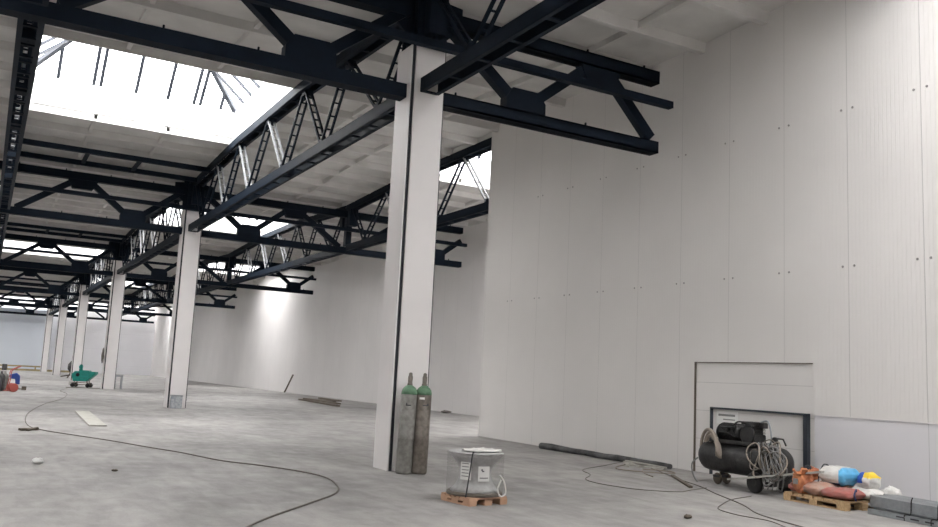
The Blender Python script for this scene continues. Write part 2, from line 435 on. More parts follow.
# ------------------------------------------------------------------ long trusses, cambered top chord (run along Y)
def tz(t):      # underside of top chord at distance t from middle
    t = abs(t)
    if t < 3.1: return 8.60
    return 8.60 - .28 * (t - 3.1) / 6.85
def box_chord(mb, pts, wd, ht, bat=.95):
    """two flanged channels side by side with batten plates under and over"""
    for p, q in zip(pts, pts[1:]):
        p, q = V(p), V(q)
        for s_ in (-1, 1):
            o = V((s_ * (wd / 2 - .012), 0, 0)); mb.bar(p + o, q + o, .024, ht, up=(0, 0, 1))
            o2 = V((s_ * (wd / 2 - .04), 0, 0)); n_ = (q - p).cross(V((1, 0, 0))).normalized()
            if n_.z < 0: n_ = -n_
            for e in (-1, 1): mb.bar(p + o2 + n_ * e * (ht / 2 - .015), q + o2 + n_ * e * (ht / 2 - .012), .08, .024)
        L = (q - p).length; c = max(1, round(L / bat))
        for i_ in range(c + 1):
            a = p + (q - p) * (i_ / c); d = (q - p).normalized() * .04
            for e in (-1, 1): mb.bar(a - d + n_ * e * (ht / 2 - .02), a + d + n_ * e * (ht / 2 - .02), wd - .04, .025)
def ladder(p, q, mat_, parent, gap=.15, bar=.05):
    mb = MB(); p, q = V(p), V(q); ax = (q - p).normalized()
    for s_ in (-1, 1): mb.bar(p + V((s_ * gap / 2, 0, 0)), q + V((s_ * gap / 2, 0, 0)), bar, bar * 1.1, up=(1, 0, 0))
    L = (q - p).length; c = max(2, round(L / .33))
    for i_ in range(1, c):
        a = p + ax * (L * i_ / c); mb.bar(a - V((gap / 2, 0, 0)), a + V((gap / 2, 0, 0)), .035, .03, up=ax)
    return mb.build('diagonal', mat_, parent)
BN = [-8.05, -4.75, -1.68, 1.68, 4.75, 8.05]; TN = [-9.45, -6.1, -3.2, 0, 3.2, 6.1, 9.45]
def make_truss(t0=-9.93, t1=9.93, b0=-9.60, b1=9.62):
    r = empty('roof_truss')
    m_ = MB(); box_chord(m_, [(0, b0, 6.74), (0, b1, 6.74)], .37, .25); 
    for yy in range(-8, 9, 3):                                # small lifting hooks left on the chord
        if b0 < yy < b1: m_.bar((.12, yy, 6.86), (.12, yy, 6.95), .03, .03); m_.bar((.12, yy, 6.95), (.12, yy + .06, 6.95), .03, .03)
    m_.build('bottom_chord', 'steel', r)
    pts = [y for y in (-3.1, 3.1) if t0 < y < t1]; pts = [t0] + [y for y in pts if y not in (t0, t1)] + [t1]
    m_ = MB(); box_chord(m_, [(0, y, tz(y) + .12) for y in pts], .36, .24); m_.build('top_chord', 'steel', r)
    for i_, yb in enumerate(BN):
        if not (b0 <= yb <= b1): continue
        for yt in (TN[i_], TN[i_ + 1]):
            if not (t0 <= yt <= t1): continue
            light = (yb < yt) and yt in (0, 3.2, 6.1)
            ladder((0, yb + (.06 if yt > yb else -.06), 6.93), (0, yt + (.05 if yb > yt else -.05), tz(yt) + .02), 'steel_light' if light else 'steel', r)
            KNOWN.append(0)
    for yg in BN:
        if b0 <= yg <= b1: MB().prism([(yg - .16, 6.80), (yg + .16, 6.80), (yg + .1, 7.0), (yg - .1, 7.0)], 'X', -.10, .10).build('gusset_plate', 'steel', r)
    for yg in TN[1:-1]:
        if t0 <= yg <= t1: MB().prism([(yg - .16, tz(yg) + .02), (yg + .16, tz(yg) + .02), (yg + .08, tz(yg) - .1), (yg - .08, tz(yg) - .1)], 'X', -.10, .10).build('gusset_plate', 'steel', r)
    for e, sg in ((t0, 1), (t1, -1)):
        if abs(e) > 9: MB().box(-.17, .17, min(e + sg * .25, e + sg * .55), max(e + sg * .25, e + sg * .55), 7.65, tz(e) + .02).build('end_post', 'steel', r)
    return r
KNOWN = []
tA = make_truss(); index_kids()
def where(k): return 'overhead before the nearest column' if k < 0 else 'spanning %s to %s column' % (ORD[k], ORD[k + 1])
for row, X, ks in (('middle', XA, range(-1, 5)), ('left-hand', XL, range(-1, 5)), ('right-hand', XB, range(1, 5))):
    for k in ks:
        o = tA if (row == 'middle' and k == -1) else copy_tree(tA)
        o.location = (X, Y0 + SP * (k + .5), 0)
        if row == 'middle': lb = 'dark cambered truss on the columns, ' + where(k)
        elif row == 'left-hand': lb = 'dark cambered truss in the far left row, ' + where(k) + ' line'
        else: lb = 'dark cambered truss right of the columns, ' + where(k) + ' line'
        if row == 'left-hand' and k == -1: lb = 'dark cambered lattice truss overhead at the upper left edge, nearest the camera'
        if row == 'middle' and k == -1: lb = 'dark cambered lattice truss overhead, ending at the nearest column from the camera side'
        tag(o, lb, 'roof truss', 'cambered lattice roof trusses')
# right-hand row between first and second column line: comes out of the end of the near wall
r = make_truss(t0=-2.2, t1=9.93, b0=-2.2, b1=9.62)
r.location = (XB + .02, Y0 + SP / 2, 0)
tag(r, 'dark cambered lattice truss emerging behind the edge of the near right wall', 'roof truss', 'cambered lattice roof trusses')

# ------------------------------------------------------------------ cross trusses (run along X through the column heads)
def make_cross(x_start, x_end, posts, gussets_b, gussets_t, diags):
    r = empty('cross_truss')
    def seg(z, h, name):
        m_ = MB()
        for a, c in (posts):
            a_, c_ = max(a, x_start), min(c, x_end)
            if c_ > a_:
                m_.box(a_, c_, -.05, .05, z, z + h); m_.box(a_, c_, -.14, .14, z, z + .035); m_.box(a_, c_, -.14, .14, z + h - .035, z + h)
                m_.box(a_, c_, -.14, -.115, z, z + h); 
                n_ = int((c_ - a_) / 1.5)
                for i_ in range(n_ + 1):
                    x_ = a_ + .3 + i_ * 1.5
                    if x_ < c_: m_.bar((x_, -.08, z + h), (x_, -.08, z + h + .07), .03, .03)
        return m_.build(name, 'steel', r)
    seg(6.52, .25, 'bottom_chord'); seg(8.05, .27, 'top_chord')
    for x in gussets_b: MB().prism([(x - .45, 6.75), (x + .45, 6.75), (x + .45, 6.99), (x + .31, 7.2), (x - .31, 7.2), (x - .45, 6.99)], 'Y', -.12, .12).build('gusset_plate', 'steel', r)
    for x in gussets_t: MB().prism([(x - .50, 8.07), (x + .50, 8.07), (x + .46, 7.93), (x + .33, 7.72), (x - .33, 7.72), (x - .46, 7.93)], 'Y', -.12, .12).build('gusset_plate', 'steel', r)
    for (xa, za, xb, zb) in diags:
        m_ = MB(); d = .26
        m_.bar((xa, 0, za), (xb, 0, zb), .20, .20, up=(0, 1, 0)); m_.build('diagonal', 'steel', r)
    return r
# right side of the middle row, cut short in front of the near wall
A_ = XA
def half(xc, s, to_mid=6.3):
    """diagonals of half a cross truss from column xc towards side s, ending at mid-span"""
    return [(xc + s * .45, 8.15, xc + s * 1.85, 7.05), (xc + s * 2.45, 7.05, xc + s * 3.6, 7.95), (xc + s * 4.3, 7.95, xc + s * (5.4), 6.85)]
o = make_cross(A_ + .36, 12.0, [(A_ + .36, 12.0)], [A_ + 2.2], [A_ + 4.0], half(A_, 1))
o.location = (0, Y0, 0); tag(o, 'dark cross truss from the nearest column to just short of the near right wall', 'cross truss', 'cross trusses at the column heads')
XC = XB + 6.35
def full_right():
    return make_cross(A_ + .36, 18.25, [(A_ + .36, 18.25)], [A_ + 2.2, XC - 2.2], [A_ + 4.0, XC - 4.0], half(A_, 1)[:2] + [(A_ + 4.3, 7.95, XB - .35, 6.78), (18.2, 7.72, XC - 1.85, 7.05)] + half(XC, -1)[1:2] + [(XC - 4.3, 7.95, XB + .35, 6.78)])
def full_left():
    XZ = XL - 6.35
    return make_cross(XZ + .36, A_ - .36, [(XZ + .36, A_ - .36)], [A_ - 2.15, XZ + 2.15], [A_ - 3.95, XZ + 3.95], half(A_, -1)[:2] + [(A_ - 4.3, 7.95, XL + .35, 6.78)] + half(XZ, 1)[:2] + [(XZ + 4.3, 7.95, XL - .35, 6.78)])
cr = full_right(); MB().box(XB - .12, XB + .12, -.14, .14, 6.84, 8.08).build('middle_post', 'steel', cr)
cl = full_left(); MB().box(XL - .12, XL + .12, -.14, .14, 6.84, 8.08).build('middle_post', 'steel', cl); index_kids()
for k in range(1, 6):
    o = cr if k == 1 else copy_tree(cr); o.location = (0, Y0 + SP * k, 0)
    tag(o, 'dark cross truss running right from the %s column to the far right wall' % ORD[k], 'cross truss', 'cross trusses at the column heads')
for k in range(0, 6):
    o = cl if k == 0 else copy_tree(cl); o.location = (0, Y0 + SP * k, 0)
    tag(o, 'dark cross truss running left from the %s column' % ORD[k], 'cross truss', 'cross trusses at the column heads')
# slim tie beams just in front of the cross trusses
for k in range(6):
    xe = 12.0 if k == 0 else 18.25
    yy = Y0 + SP * k - .50
    o = MB().box(-5.6, xe, -.075, .075, 7.43, 7.57).build('tie_beam', 'steel', loc=(0, yy, -.03))
    tag(o, 'slim dark square tie beam passing in front of the %s column head' % ORD[k], 'beam', 'tie beams in front of the cross trusses')
# flat bracing under the ceiling, left of the column row
def brace():
    r = empty('roof_bracing')
    for y in (-3.1, -1.1): MB().box(XL + .15, XA - .15, y - .08, y + .08, 8.38, 8.54).build('rail', 'steel', r)
    for x in (2.35, 4.0): MB().box(x - .06, x + .06, -3.1, -1.1, 8.42, 8.52).build('strut', 'steel', r)
    return r
b0 = brace(); index_kids()
for k in range(1, 5):
    o = b0 if k == 1 else copy_tree(b0); o.location = (0, Y0 + SP * k, 0)
    tag(o, 'pair of dark rails with struts under the ceiling, left of and before the %s column' % ORD[k], 'bracing', 'ceiling bracing rails')

# ------------------------------------------------------------------ gas cylinders
def cylinder(x, y, body, tilt, label):
    r = empty('gas_cylinder', (x, y, 0), label=label, cat='gas cylinder')
    r.rotation_euler = (tilt[0], tilt[1], 0)
    R = .133
    MB().lathe([(R * .86, .0), (R * .98, .02), (R, .05), (R, .56), (R + .003, .565), (R, .575), (R, 1.29)], 32).build('body', body, r)
    MB().lathe([(R, 1.29), (R * .985, 1.33), (R * .90, 1.37), (R * .70, 1.41), (R * .42, 1.435), (.045, 1.445)], 32).build('shoulder', 'gas_green', r)
    MB().lathe([(.045, 1.44), (.046, 1.47), (.038, 1.475), (.041, 1.585), (.032, 1.60), (.030, 1.64), (.012, 1.655)], 20).build('valve_cap', 'gas_brown', r)
    return r
c1 = cylinder(6.22, 13.04, 'gas_grey', (-.012, .03), 'grey gas cylinder with green shoulder, the left of two against the nearest column')
c2 = cylinder(-.045 + 6.53, 13.00, 'gas_brown', (-.012, .02), 'brownish-grey gas cylinder with green shoulder and white mark, right of the two')
# faint stamp on the shoulders
def decal(parent, name, mt, R, z0, z1, a0, a1, n=6):
    m_ = MB(); 
    A = []
    for i_ in range(n + 1):
        t = a0 + (a1 - a0) * i_ / n
        A.append([m_.bm.verts.new((R * math.cos(t), R * math.sin(t), z)) for z in (z0, z1)])
    for p_, q_ in zip(A, A[1:]): m_.bm.faces.new((p_[0], q_[0], q_[1], p_[1]))
    return m_.build(name, mt, parent)
decal(c2, 'white_mark', 'white', .1362, 1.215, 1.25, -2.55, -1.9)
decal(c2, 'stencil', 'ink', .1362, 1.11, 1.125, -2.1, -1.35); decal(c2, 'stencil', 'ink', .1362, 1.125, 1.15, -1.55, -1.35)
decal(c1, 'stencil', 'ink', .1362, 1.105, 1.12, -2.35, -1.7); decal(c1, 'stencil', 'ink', .1362, 1.12, 1.15, -2.3, -2.2)

# ------------------------------------------------------------------ pallets
def pallet(name, lx, ly, h, mt, label, loc, rz):
    r = empty(name, loc, rz, label, 'pallet')
    n = 6
    for i_ in range(n):
        y = -ly / 2 + (i_ + .5) * ly / n
        MB().box(-lx / 2, lx / 2, y - ly / n * .4, y + ly / n * .4, h - .025, h).build('deck_board', mt, r)
    for sx in (-1, 0, 1):
        MB().box(sx * (lx / 2 - .06) - .06, sx * (lx / 2 - .06) + .06, -ly / 2, ly / 2, h - .05, h - .025).build('stringer', mt, r)
        for sy in (-1, 0, 1):
            MB().box(sx * (lx / 2 - .06) - .06, sx * (lx / 2 - .06) + .06, sy * (ly / 2 - .07) - .07, sy * (ly / 2 - .07) + .07, .022, h - .05).build('block', mt, r)
        MB().box(sx * (lx / 2 - .06) - .055, sx * (lx / 2 - .06) + .055, -ly / 2, ly / 2, 0, .022).build('bottom_board', mt, r)
    return r
pallet('pallet', .62, .62, .10, 'wood_red', 'small reddish pine pallet under the film-wrapped cable drum', (5.80, 9.97, 0), math.radians(8))
# film-wrapped drum
r = empty('cable_drum', (5.82, 10.00, .102), 0, 'grey film-wrapped drum with flared ends and white paper labels, on a small pallet', 'drum')
r.rotation_euler = (0, 0, 0)
MB().lathe([(.37, 0), (.37, .035), (.355, .045)], 40).build('bottom_flange', 'rust', r)
MB().lathe([(.325, .045), (.28, .09), (.245, .14), (.21, .23), (.215, .33), (.26, .41), (.325, .48), (.365, .535)], 40).build('core', 'drum', r)
MB().lathe([(.365, .525), (.372, .53), (.372, .545), (.36, .55)], 40).build('top_flange', 'drum', r)
MB().lathe([(.376, .0), (.377, .20), (.376, .40), (.378, .55)], 40, caps=False).build('stretch_film', 'wrap', r)
tf = MB(); tf.pillow(.52, .40, .035, (.06, -.06, .568), rough=.03, seed=4, e=.7); tf.build('crumpled_film', 'white_sack', r)
vw = math.atan2(-11.12, -6.08)          # direction towards the camera side
def lab(a0, a1, z0, z1, name='paper_label'):
    o = decal(r, name, 'white', .272, z0, z1, vw + a0, vw + a1); return o
lab(-.80, -.22, .20, .45); lab(.12, .72, .19, .38)
for i_ in range(5): decal(r, 'print_line', 'hose_grey', .2745, .24 + .04 * i_, .252 + .04 * i_, vw - .72, vw - .34)
decal(r, 'print_line', 'ink', .2745, .325, .345, vw + .26, vw + .34); decal(r, 'print_line', 'ink', .2745, .31, .325, vw + .3, vw + .42)
decal(r, 'print_line', 'hose_grey', .2745, .225, .24, vw + .2, vw + .64)
def rp(rad, a, z): return (rad * math.cos(vw + a), rad * math.sin(vw + a), z)
MB().tube(smooth_path([rp(.385, -.1, .56), rp(.375, -.14, .54), rp(.36, -.22, .3), rp(.375, -.30, .04), rp(.38, -.32, -.02)]), .009, 6).build('strap', 'joint', r)
MB().tube(smooth_path([rp(.39, .95, .28), rp(.43, 1.05, .2), rp(.44, 1.15, .05), rp(.40, 1.0, .01), rp(.39, .85, .1), rp(.41, .95, .22)]), .010, 6).build('loose_film_strip', 'white_sack', r)

# ------------------------------------------------------------------ compressor
r = empty('air_compressor', (11.35, 10.52, 0), math.radians(-2), 'large dirty black air compressor with hoses, standing before the low door frame', 'air compressor')
R = .265; zc = .475; L = .93
prof = [(.03, -L), (.14, -L + .01), (.21, -L + .05), (.25, -L + .11), (R, -L + .2), (R, L - .2), (.25, L - .11), (.21, L - .05), (.14, L - .01), (.03, L)]
MB().lathe(prof, 36, (0, 0, zc), axis='Y').build('tank', 'black_iron', r)
m_ = MB(); m_.box(-.2, .2, -.42, .62, zc + .24, zc + .30); m_.build('mounting_plate', 'black_iron', r, bevel=.01)
# motor (finned) and pump head
m_ = MB(); m_.lathe([(.10, .02), (.15, .05), (.15, .50), (.12, .54), (.05, .56)], 24, (0, 0, zc + .42), axis='Y')
for i_ in range(12): m_.lathe([(.165, .08 + i_ * .034), (.165, .092 + i_ * .034)], 20, (0, 0, zc + .42), axis='Y')
m_.box(-.1, .1, .1, .46, zc + .29, zc + .36); m_.box(-.14, -.2, .2, .4, zc + .42, zc + .52); m_.build('motor', 'black_iron', r)
m_ = MB(); m_.box(-.13, .13, -.36, -.08, zc + .29, zc + .42)
for i_ in range(8): m_.box(-.12 - .01 * (i_ % 2), .12 + .01 * (i_ % 2), -.36 + .0, -.1, zc + .42 + i_ * .024, zc + .433 + i_ * .024)
m_.box(-.10, .10, -.33, -.12, zc + .40, zc + .58); m_.box(-.13, .13, -.38, -.06, zc + .58, zc + .635); m_.box(-.05, .05, -.48, -.36, zc + .54, zc + .63)
m_.build('pump_head', 'black_iron', r, bevel=.008)
m_ = MB(); m_.lathe([(.14, 0), (.155, .01), (.155, .04), (.14, .05)], 28, (-.17, -.22, zc + .42), axis='X'); m_.build('flywheel', 'black_iron', r)
m_ = MB(); 
for x in (-.2, -.15): m_.tube([(x, -.02, zc + .54), (x, .3, zc + .50), (x, .34, zc + .50), (x, .0, zc + .36)], .012, 6)
m_.tube(smooth_path([(-.19, -.4, zc + .55), (-.19, -.3, zc + .60), (-.19, -.05, zc + .62), (-.19, .1, zc + .50), (-.19, .0, zc + .4)]), .014, 6); m_.build('belt_guard', 'black_rubber', r)
MB().tube(smooth_path([(.0, -.3, zc + .60), (0, -.52, zc + .66), (0, -.6, zc + .4), (0, -.55, zc + .28)]), .016, 8).build('delivery_pipe', 'galv', r)
m_ = MB(); m_.box(-.03, .03, -.72, -.66, zc + .2, zc + .36); m_.lathe([(.05, -.02), (.05, .02)], 16, (-.02, -.69, zc + .37), axis='X'); m_.tube([(0, -.69, zc + .4), (-.02, -.78, zc + .40), (-.02, -.86, zc + .40), (-.02, -.92, zc + .30)], .014, 6)
m_.build('pressure_gauge', 'black_iron', r)
m_ = MB(); m_.box(-.03, .03, .48, .54, .12, .26); m_.box(-.14, .14, .44, .58, .12, .16); m_.build('rear_bracket', 'black_iron', r)
m_ = MB(); m_.box(-.26, .26, -.80, -.60, .12, .30); m_.build('front_bracket', 'black_iron', r)
for s_ in (-1, 1):
    w_ = MB().lathe([(.05, -.035), (.14, -.035), (.165, -.02), (.165, .02), (.14, .035), (.05, .035)], 28, (s_ * .33, -.57, .165), axis='X').build('wheel', 'black_rubber', r)
    MB().lathe([(.06, -.045), (.06, .045)], 16, (s_ * .33, -.57, .165), axis='X').build('hub', 'black_iron', w_)
    w_ = MB().lathe([(.03, -.02), (.09, -.02), (.10, 0), (.09, .02), (.03, .02)], 20, (s_ * .10, .51, .10), axis='X').build('wheel', 'rust', r)
MB().tube([(-.36, -.57, .165), (.36, -.57, .165)], .02, 8).build('axle', 'galv', r)
MB().box(-.275, -.262, -.95, -.80, .22, .32).build('rating_plate', 'black_iron', r)
MB().box(-.268, -.262, -.86, -.74, .20, .23).build('white_lettering', 'white', r)
# thick hose coil hung over the rear end
hb = empty('hose_coil', (11.40, 11.06, -.20), 0, 'thick dusty beige hose coil hung over the rear end of the compressor', 'hose')
for i_ in range(5):
    rr = .24 + .03 * i_; n = 30; zz = .70 + .02 * i_
    pts = [(-.20 - .02 * (i_ % 3) + .12 * math.cos(t) , .02 + rr * .85 * math.cos(t) + .04 * i_ - .08, zz + rr * .95 * math.sin(t)) for t in [math.pi * (-.1 + 1.15 * k / n) for k in range(n + 1)]]
    MB().tube(pts, .030, 8).build('loop', 'hose_beige', hb)
MB().tube(smooth_path([(-.28, .30, .62), (-.3, .42, .5), (-.28, .40, .3), (-.25, .28, .18), (-.2, .1, .2)]), .014, 6).build('hose_end', 'hose_grey', hb)
# tangled grey hoses over the front end
hc = empty('hose_bundle', (11.20, 9.68, .06), 0, 'tangled thin grey air hoses draped over the front end of the compressor', 'hose')
rnd = random.Random(3)
for i_ in range(15):
    cy = rnd.uniform(-.25, .22); cz = rnd.uniform(.40, .54); ry_ = rnd.uniform(.13, .24); rz_ = rnd.uniform(.16, .30); sl = rnd.uniform(-.5, .5); x0 = -.20 - rnd.uniform(0, .10)
    pts = []
    for k in range(29):
        t = 2 * math.pi * k / 28
        pts.append((x0 + .05 * math.sin(2 * t + i_) + .03 * math.cos(t), cy + ry_ * math.cos(t) + sl * .12 * math.sin(t), max(.05, cz + rz_ * math.sin(t) + sl * .1 * math.cos(t))))
    MB().tube(pts, rnd.choice((.010, .012, .014)), 6).build('loop', rnd.choice(('hose_grey', 'hose_grey', 'hose_beige', 'cable')), hc)
for i_ in range(5):
    y = -.3 + .09 * i_
    MB().tube(smooth_path([(-.26, y + .1, .75), (-.30, y, .5), (-.28, y - .05, .25), (-.24, y + .02, .04)]), .012, 6).build('hanging_hose', 'hose_grey', hc)
# notice on the infill panel
n_ = MB(); n_.box(-.004, .004, -.27, .27, 0, .24)
o = n_.build('paper_notice', 'white', loc=(X0 + .022, 12.0, .97)); tag(o, 'white paper notice on the panel inside the low door frame, behind the compressor', 'notice')
MB().box(-.006, .0, -.20, .22, .15, .19).build('print_block', 'hose_grey', o)
MB().box(-.006, .0, -.20, .10, .08, .10).build('print_block', 'hose_grey', o)

# pole resting from the floor up to the sacks
LATH0, LATH1 = (10.92, 10.45, .16), (10.92, 8.62, .49)
tag(MB().bar(LATH0, LATH1, .07, .03).build('timber_lath', 'board'), 'pale grey lath leaning from the floor up onto the orange sack', 'lath')
tag(MB().bar((11.22, 12.10, .02), (10.27, 10.64, .02), .06, .03).build('steel_strip', 'rust'), 'thin dark strip lying flat on the floor before the compressor wheels', 'strip')

# ------------------------------------------------------------------ pallet of sacks
PX, PY, PR = 11.25, 8.70, math.radians(-3)
pallet('pallet', .84, 1.12, .13, 'wood', 'pale pine pallet loaded with building sacks beside the compressor', (PX, PY, 0), PR)
Rz = Matrix.Rotation(PR, 3, 'Z')
def on_p(x, y, z): v = Rz @ V((x, y, 0)); return (PX + v.x, PY + v.y, z)
def sack(name, mt, x, y, z, lx, ly, lz, rot, label, seed, e=.5, rough=.02, sag=0):
    m_ = MB(); m_.pillow(lx, ly, lz, (0, 0, lz / 2), e=e, rough=rough, seed=seed, sag=sag)
    o = m_.build(name, mt, loc=on_p(x, y, z)); o.rotation_euler = (0, 0, PR + rot); tag(o, label, 'sack'); return o
H = .132
sack('cement_sack', 'red_paper', -.18, -.34, H, .46, .50, .155, .05, 'dusty red paper sack lying flat at the front right of the pallet', 1, e=.38)
sack('cement_sack', 'brown_paper', -.20, .06, H, .46, .40, .19, -.05, 'flat brown sack with reddish print between the orange and red sacks', 2, e=.42)
sack('cement_sack', 'red_paper', -.16, .46, H, .42, .18, .15, .1, 'red-brown sack lying at the left end under the torn sacks', 3, e=.4)
sack('cement_sack', 'white_sack', .22, -.40, H, .34, .44, .17, .0, 'white sack lying flat at the rear right corner of the pallet', 8)
sack('cement_sack', 'brown_paper', .22, .16, H, .34, .60, .19, 0, 'brown sack low at the back, beneath the white and blue sack', 9)
r = empty('open_sack', on_p(-.33, .27, H - .0), PR, 'open crumpled orange paper sack standing on the left part of the pallet', 'sack')
m_ = MB(); m_.pillow(.28, .23, .33, (0, 0, .165), e=.6, rough=.03, seed=11); m_.build('sack_body', 'orange_paper', r)
m_ = MB()
for i_ in range(9):
    a = 2 * math.pi * i_ / 9
    p = V((.10 * math.cos(a), .08 * math.sin(a), .28)); q = V((.15 * math.cos(a), .13 * math.sin(a), .33 + .04 * math.sin(i_ * 2.3)))
    m_.bar(p, q, .09, .008, up=(math.cos(a), math.sin(a), .3))
m_.build('torn_rim', 'orange_paper', r)
m_ = MB(); m_.box(-.148, -.138, -.04, .05, .14, .22); m_.build('print_patch', 'hose_grey', r)
r = empty('open_sack', on_p(.02, .44, H + .15), PR + .2, 'crumpled torn orange sack with dark mouth, leaning behind the open orange sack', 'sack')
MB().pillow(.30, .20, .22, (0, 0, .11), e=.7, rough=.05, seed=15).build('sack_body', 'orange_paper', r)
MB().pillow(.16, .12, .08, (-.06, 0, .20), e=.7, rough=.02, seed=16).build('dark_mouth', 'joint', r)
r = empty('plaster_sack', on_p(.08, -.05, H + .16), PR + .06, 'large white sack with light blue end lying on top of the stack', 'sack')
m_ = MB(); m_.pillow(.42, .47, .27, (0, .0, .135), e=.28, rough=.02, seed=21)
o = m_.build('sack_body', 'white_sack', r)
me = o.data; me.materials.append(M['blue_film']); me.materials.append(M['dark_band'])
for p_ in me.polygons:
    c = p_.center
    if c.y < -.12: p_.material_index = 1
    elif c.z < .035 and c.x < 0: p_.material_index = 2
MB().tube(smooth_path([(-.16, .25, .02), (-.12, .26, .14), (-.02, .26, .27), (.08, .25, .26)]), .009, 6).build('edge_seam', 'joint', r)
r = empty('plaster_sack', on_p(.24, -.43, H + .13), PR - .1, 'white sack with royal blue and yellow printed end, at the rear right of the stack', 'sack')
m_ = MB(); m_.pillow(.26, .26, .26, (0, 0, .13), e=.42, rough=.015, seed=31)
o = m_.build('sack_body', 'white_sack', r); me = o.data; me.materials.append(M['blue_dark']); me.materials.append(M['yellow'])
for p_ in me.polygons:
    c = p_.center
    if c.z > (.18 if c.y < .0 else .10): p_.material_index = 2 if c.y < .0 else 1
o = sack('plastic_bag', 'white_sack', .52, -.58, .0, .28, .30, .33, .3, 'white crumpled plastic bag behind the right end of the pallet', 41, e=.8, rough=.04)
o = MB().tube(smooth_path([on_p(-.20, -.575, H + .14), on_p(-.26, -.62, H + .17), on_p(-.32, -.64, H + .10), on_p(-.30, -.65, H + .02)]), .013, 6).build('strap_end', 'dark_band'); tag(o, 'short dark blue strap end hanging at the right corner of the pallet', 'strap')

# ------------------------------------------------------------------ galvanised stud profiles
def stud_stack(loc, rz, n, rows, L, label, name='metal_stud'):
    pass
SR = -.01
def stud(x, z, L, y_end, label, wdt=.2, upright=False):
    """long C-profile running from y_end towards the camera, lying open side up or standing on its flange"""
    m_ = MB(); h = .075
    if upright:
        h = .155
        m_.box(-.05, -.044, -L, 0, 0, h); m_.box(-.05, .04, -L, 0, h - .006, h); m_.box(-.05, .04, -L, 0, 0, .006)
        m_.box(.034, .04, -L, 0, h - .03, h); m_.box(.034, .04, -L, 0, 0, .03)
        m_.box(-.056, -.05, -L, 0, h - .022, h - .004); m_.box(-.056, -.05, -L, 0, .004, .022)
    else:
        m_.box(-wdt / 2, wdt / 2, -L, 0, 0, .006); m_.box(-wdt / 2, -wdt / 2 + .005, -L, 0, 0, h); m_.box(wdt / 2 - .005, wdt / 2, -L, 0, 0, h)
        m_.box(-wdt / 2, -wdt / 2 + .03, -L, 0, h - .006, h); m_.box(wdt / 2 - .03, wdt / 2, -L, 0, h - .006, h)
        for q_ in range(14):
            m_.box(-wdt / 2 - .002, -wdt / 2, -.6 - q_ * .22, -.6 - q_ * .22 + .13, .03, .05, mi=1)
    o = m_.build('metal_stud', ['galv', 'ink'], loc=(x, y_end, z)); o.rotation_euler = (0, 0, SR - .1); tag(o, label, 'metal stud', 'galvanised studs in the stack on the floor'); return o
lv = ['bottom', 'second', 'third', 'top']
for c_ in range(3):
    stud(11.05 + c_ * .205, .002, 4.0, 7.90 + .05 * c_, ['front', 'middle', 'rear'][c_] + ' stud of the bottom layer of galvanised profiles, right corner of the picture')
for c_ in range(6):
    stud(11.16 + c_ * .10, .080, 4.0, 7.97 + .04 * ((c_ * 2) % 3), '%s of the upright galvanised studs laid on the bottom layer, counted from the viewer' % ['first', 'second', 'third', 'fourth', 'fifth', 'sixth'][c_], upright=True)
for n__, y_ in enumerate((7.3, 6.9)):
    xs = 11.10 - (7.97 - y_) * .11
    o = MB().tube(smooth_path([(xs + .02, y_, .30), (xs - .012, y_, .25), (xs - .015, y_ + .01, .09), (xs - .1, y_, .085), (xs - .165, y_, .08), (xs - .17, y_, .01)]), .008, 6).build('binding_wire', 'black_rubber')
    tag(o, ['dark binding wire round the galvanised studs, nearer the pallet', 'dark binding wire round the galvanised studs, nearer the frame edge'][n__], 'wire')

# ------------------------------------------------------------------ dark roll along the wall, hoses, debris
r = empty('membrane_roll', (12.05, 13.05, 0), 0, 'long dark rolled membrane lying on the floor along the foot of the right wall', 'roll')
m_ = MB(); pts = [(0.02 * math.sin(i_ * .9), i_ * .41, .067 + .006 * math.sin(i_ * 2.1)) for i_ in range(12)]
m_.tube(pts, [.05, .055, .06, .06, .065, .06, .065, .06, .065, .07, .08, .08], 12); m_.build('roll_body', 'felt', r)
MB().tube([(0.17, .4 + i_ * .42, .04) for i_ in range(9)], .035, 8).build('inner_strip', 'felt', r)
for i_, (x, y, z, l, a) in enumerate([(11.89, 14.05, .02, 1.2, 1.2), (11.75, 13.49, .02, .9, 1.9), (11.94, 13.67, .05, 1.3, 1.5), (11.65, 13.88, .02, .7, .9)]):
    d = V((math.cos(a), math.sin(a), 0)) * l / 2
    o = MB().bar(V((x, y, z)) - d, V((x, y, z)) + d, .07, .03).build('wood_scrap', 'board')
    tag(o, ['longest pale batten offcut by the near end of the dark roll', 'pale batten offcut nearest the compressor by the dark roll', 'pale batten lying on top of the offcuts by the dark roll', 'short pale batten offcut furthest from the wall by the dark roll'][i_], 'wood scrap', 'wood offcuts by the roll')
def hose(name, pts, rad, mt, label, cat='hose', closed=False):
    P = [(x, y, rad + .001) for x, y in pts]
    o = MB().tube(smooth_path(P, 8), rad, 8).build(name, mt); tag(o, label, cat); return o
hose('rubber_hose', [(2.17, 8.22), (2.54, 8.87), (2.99, 9.46), (3.64, 10.21), (4.26, 10.97), (4.57, 11.73), (4.72, 12.62), (4.58, 13.40), (4.19, 14.28), (3.72, 15.07), (3.33, 16.45), (2.95, 17.41), (2.42, 18.89), (1.80, 20.32), (1.38, 21.36), (1.13, 22.52), (1.13, 24.98), (1.39, 28.64), (2.09, 33.80), (2.96, 38.33), (3.58, 43.94), (3.56, 47.71), (4.23, 52.08)], .011, 'cable', 'long dark hose snaking across the open floor from the teal machine')
hose('power_cable', [(11.94, 13.67), (11.56, 12.84), (10.97, 11.64), (10.60, 10.76), (10.16, 9.98), (9.64, 8.96), (9.14, 8.20), (8.89, 7.35), (8.68, 6.54)], .008, 'cable', 'dark cable running from the dark roll past the compressor towards the viewer', 'cable')
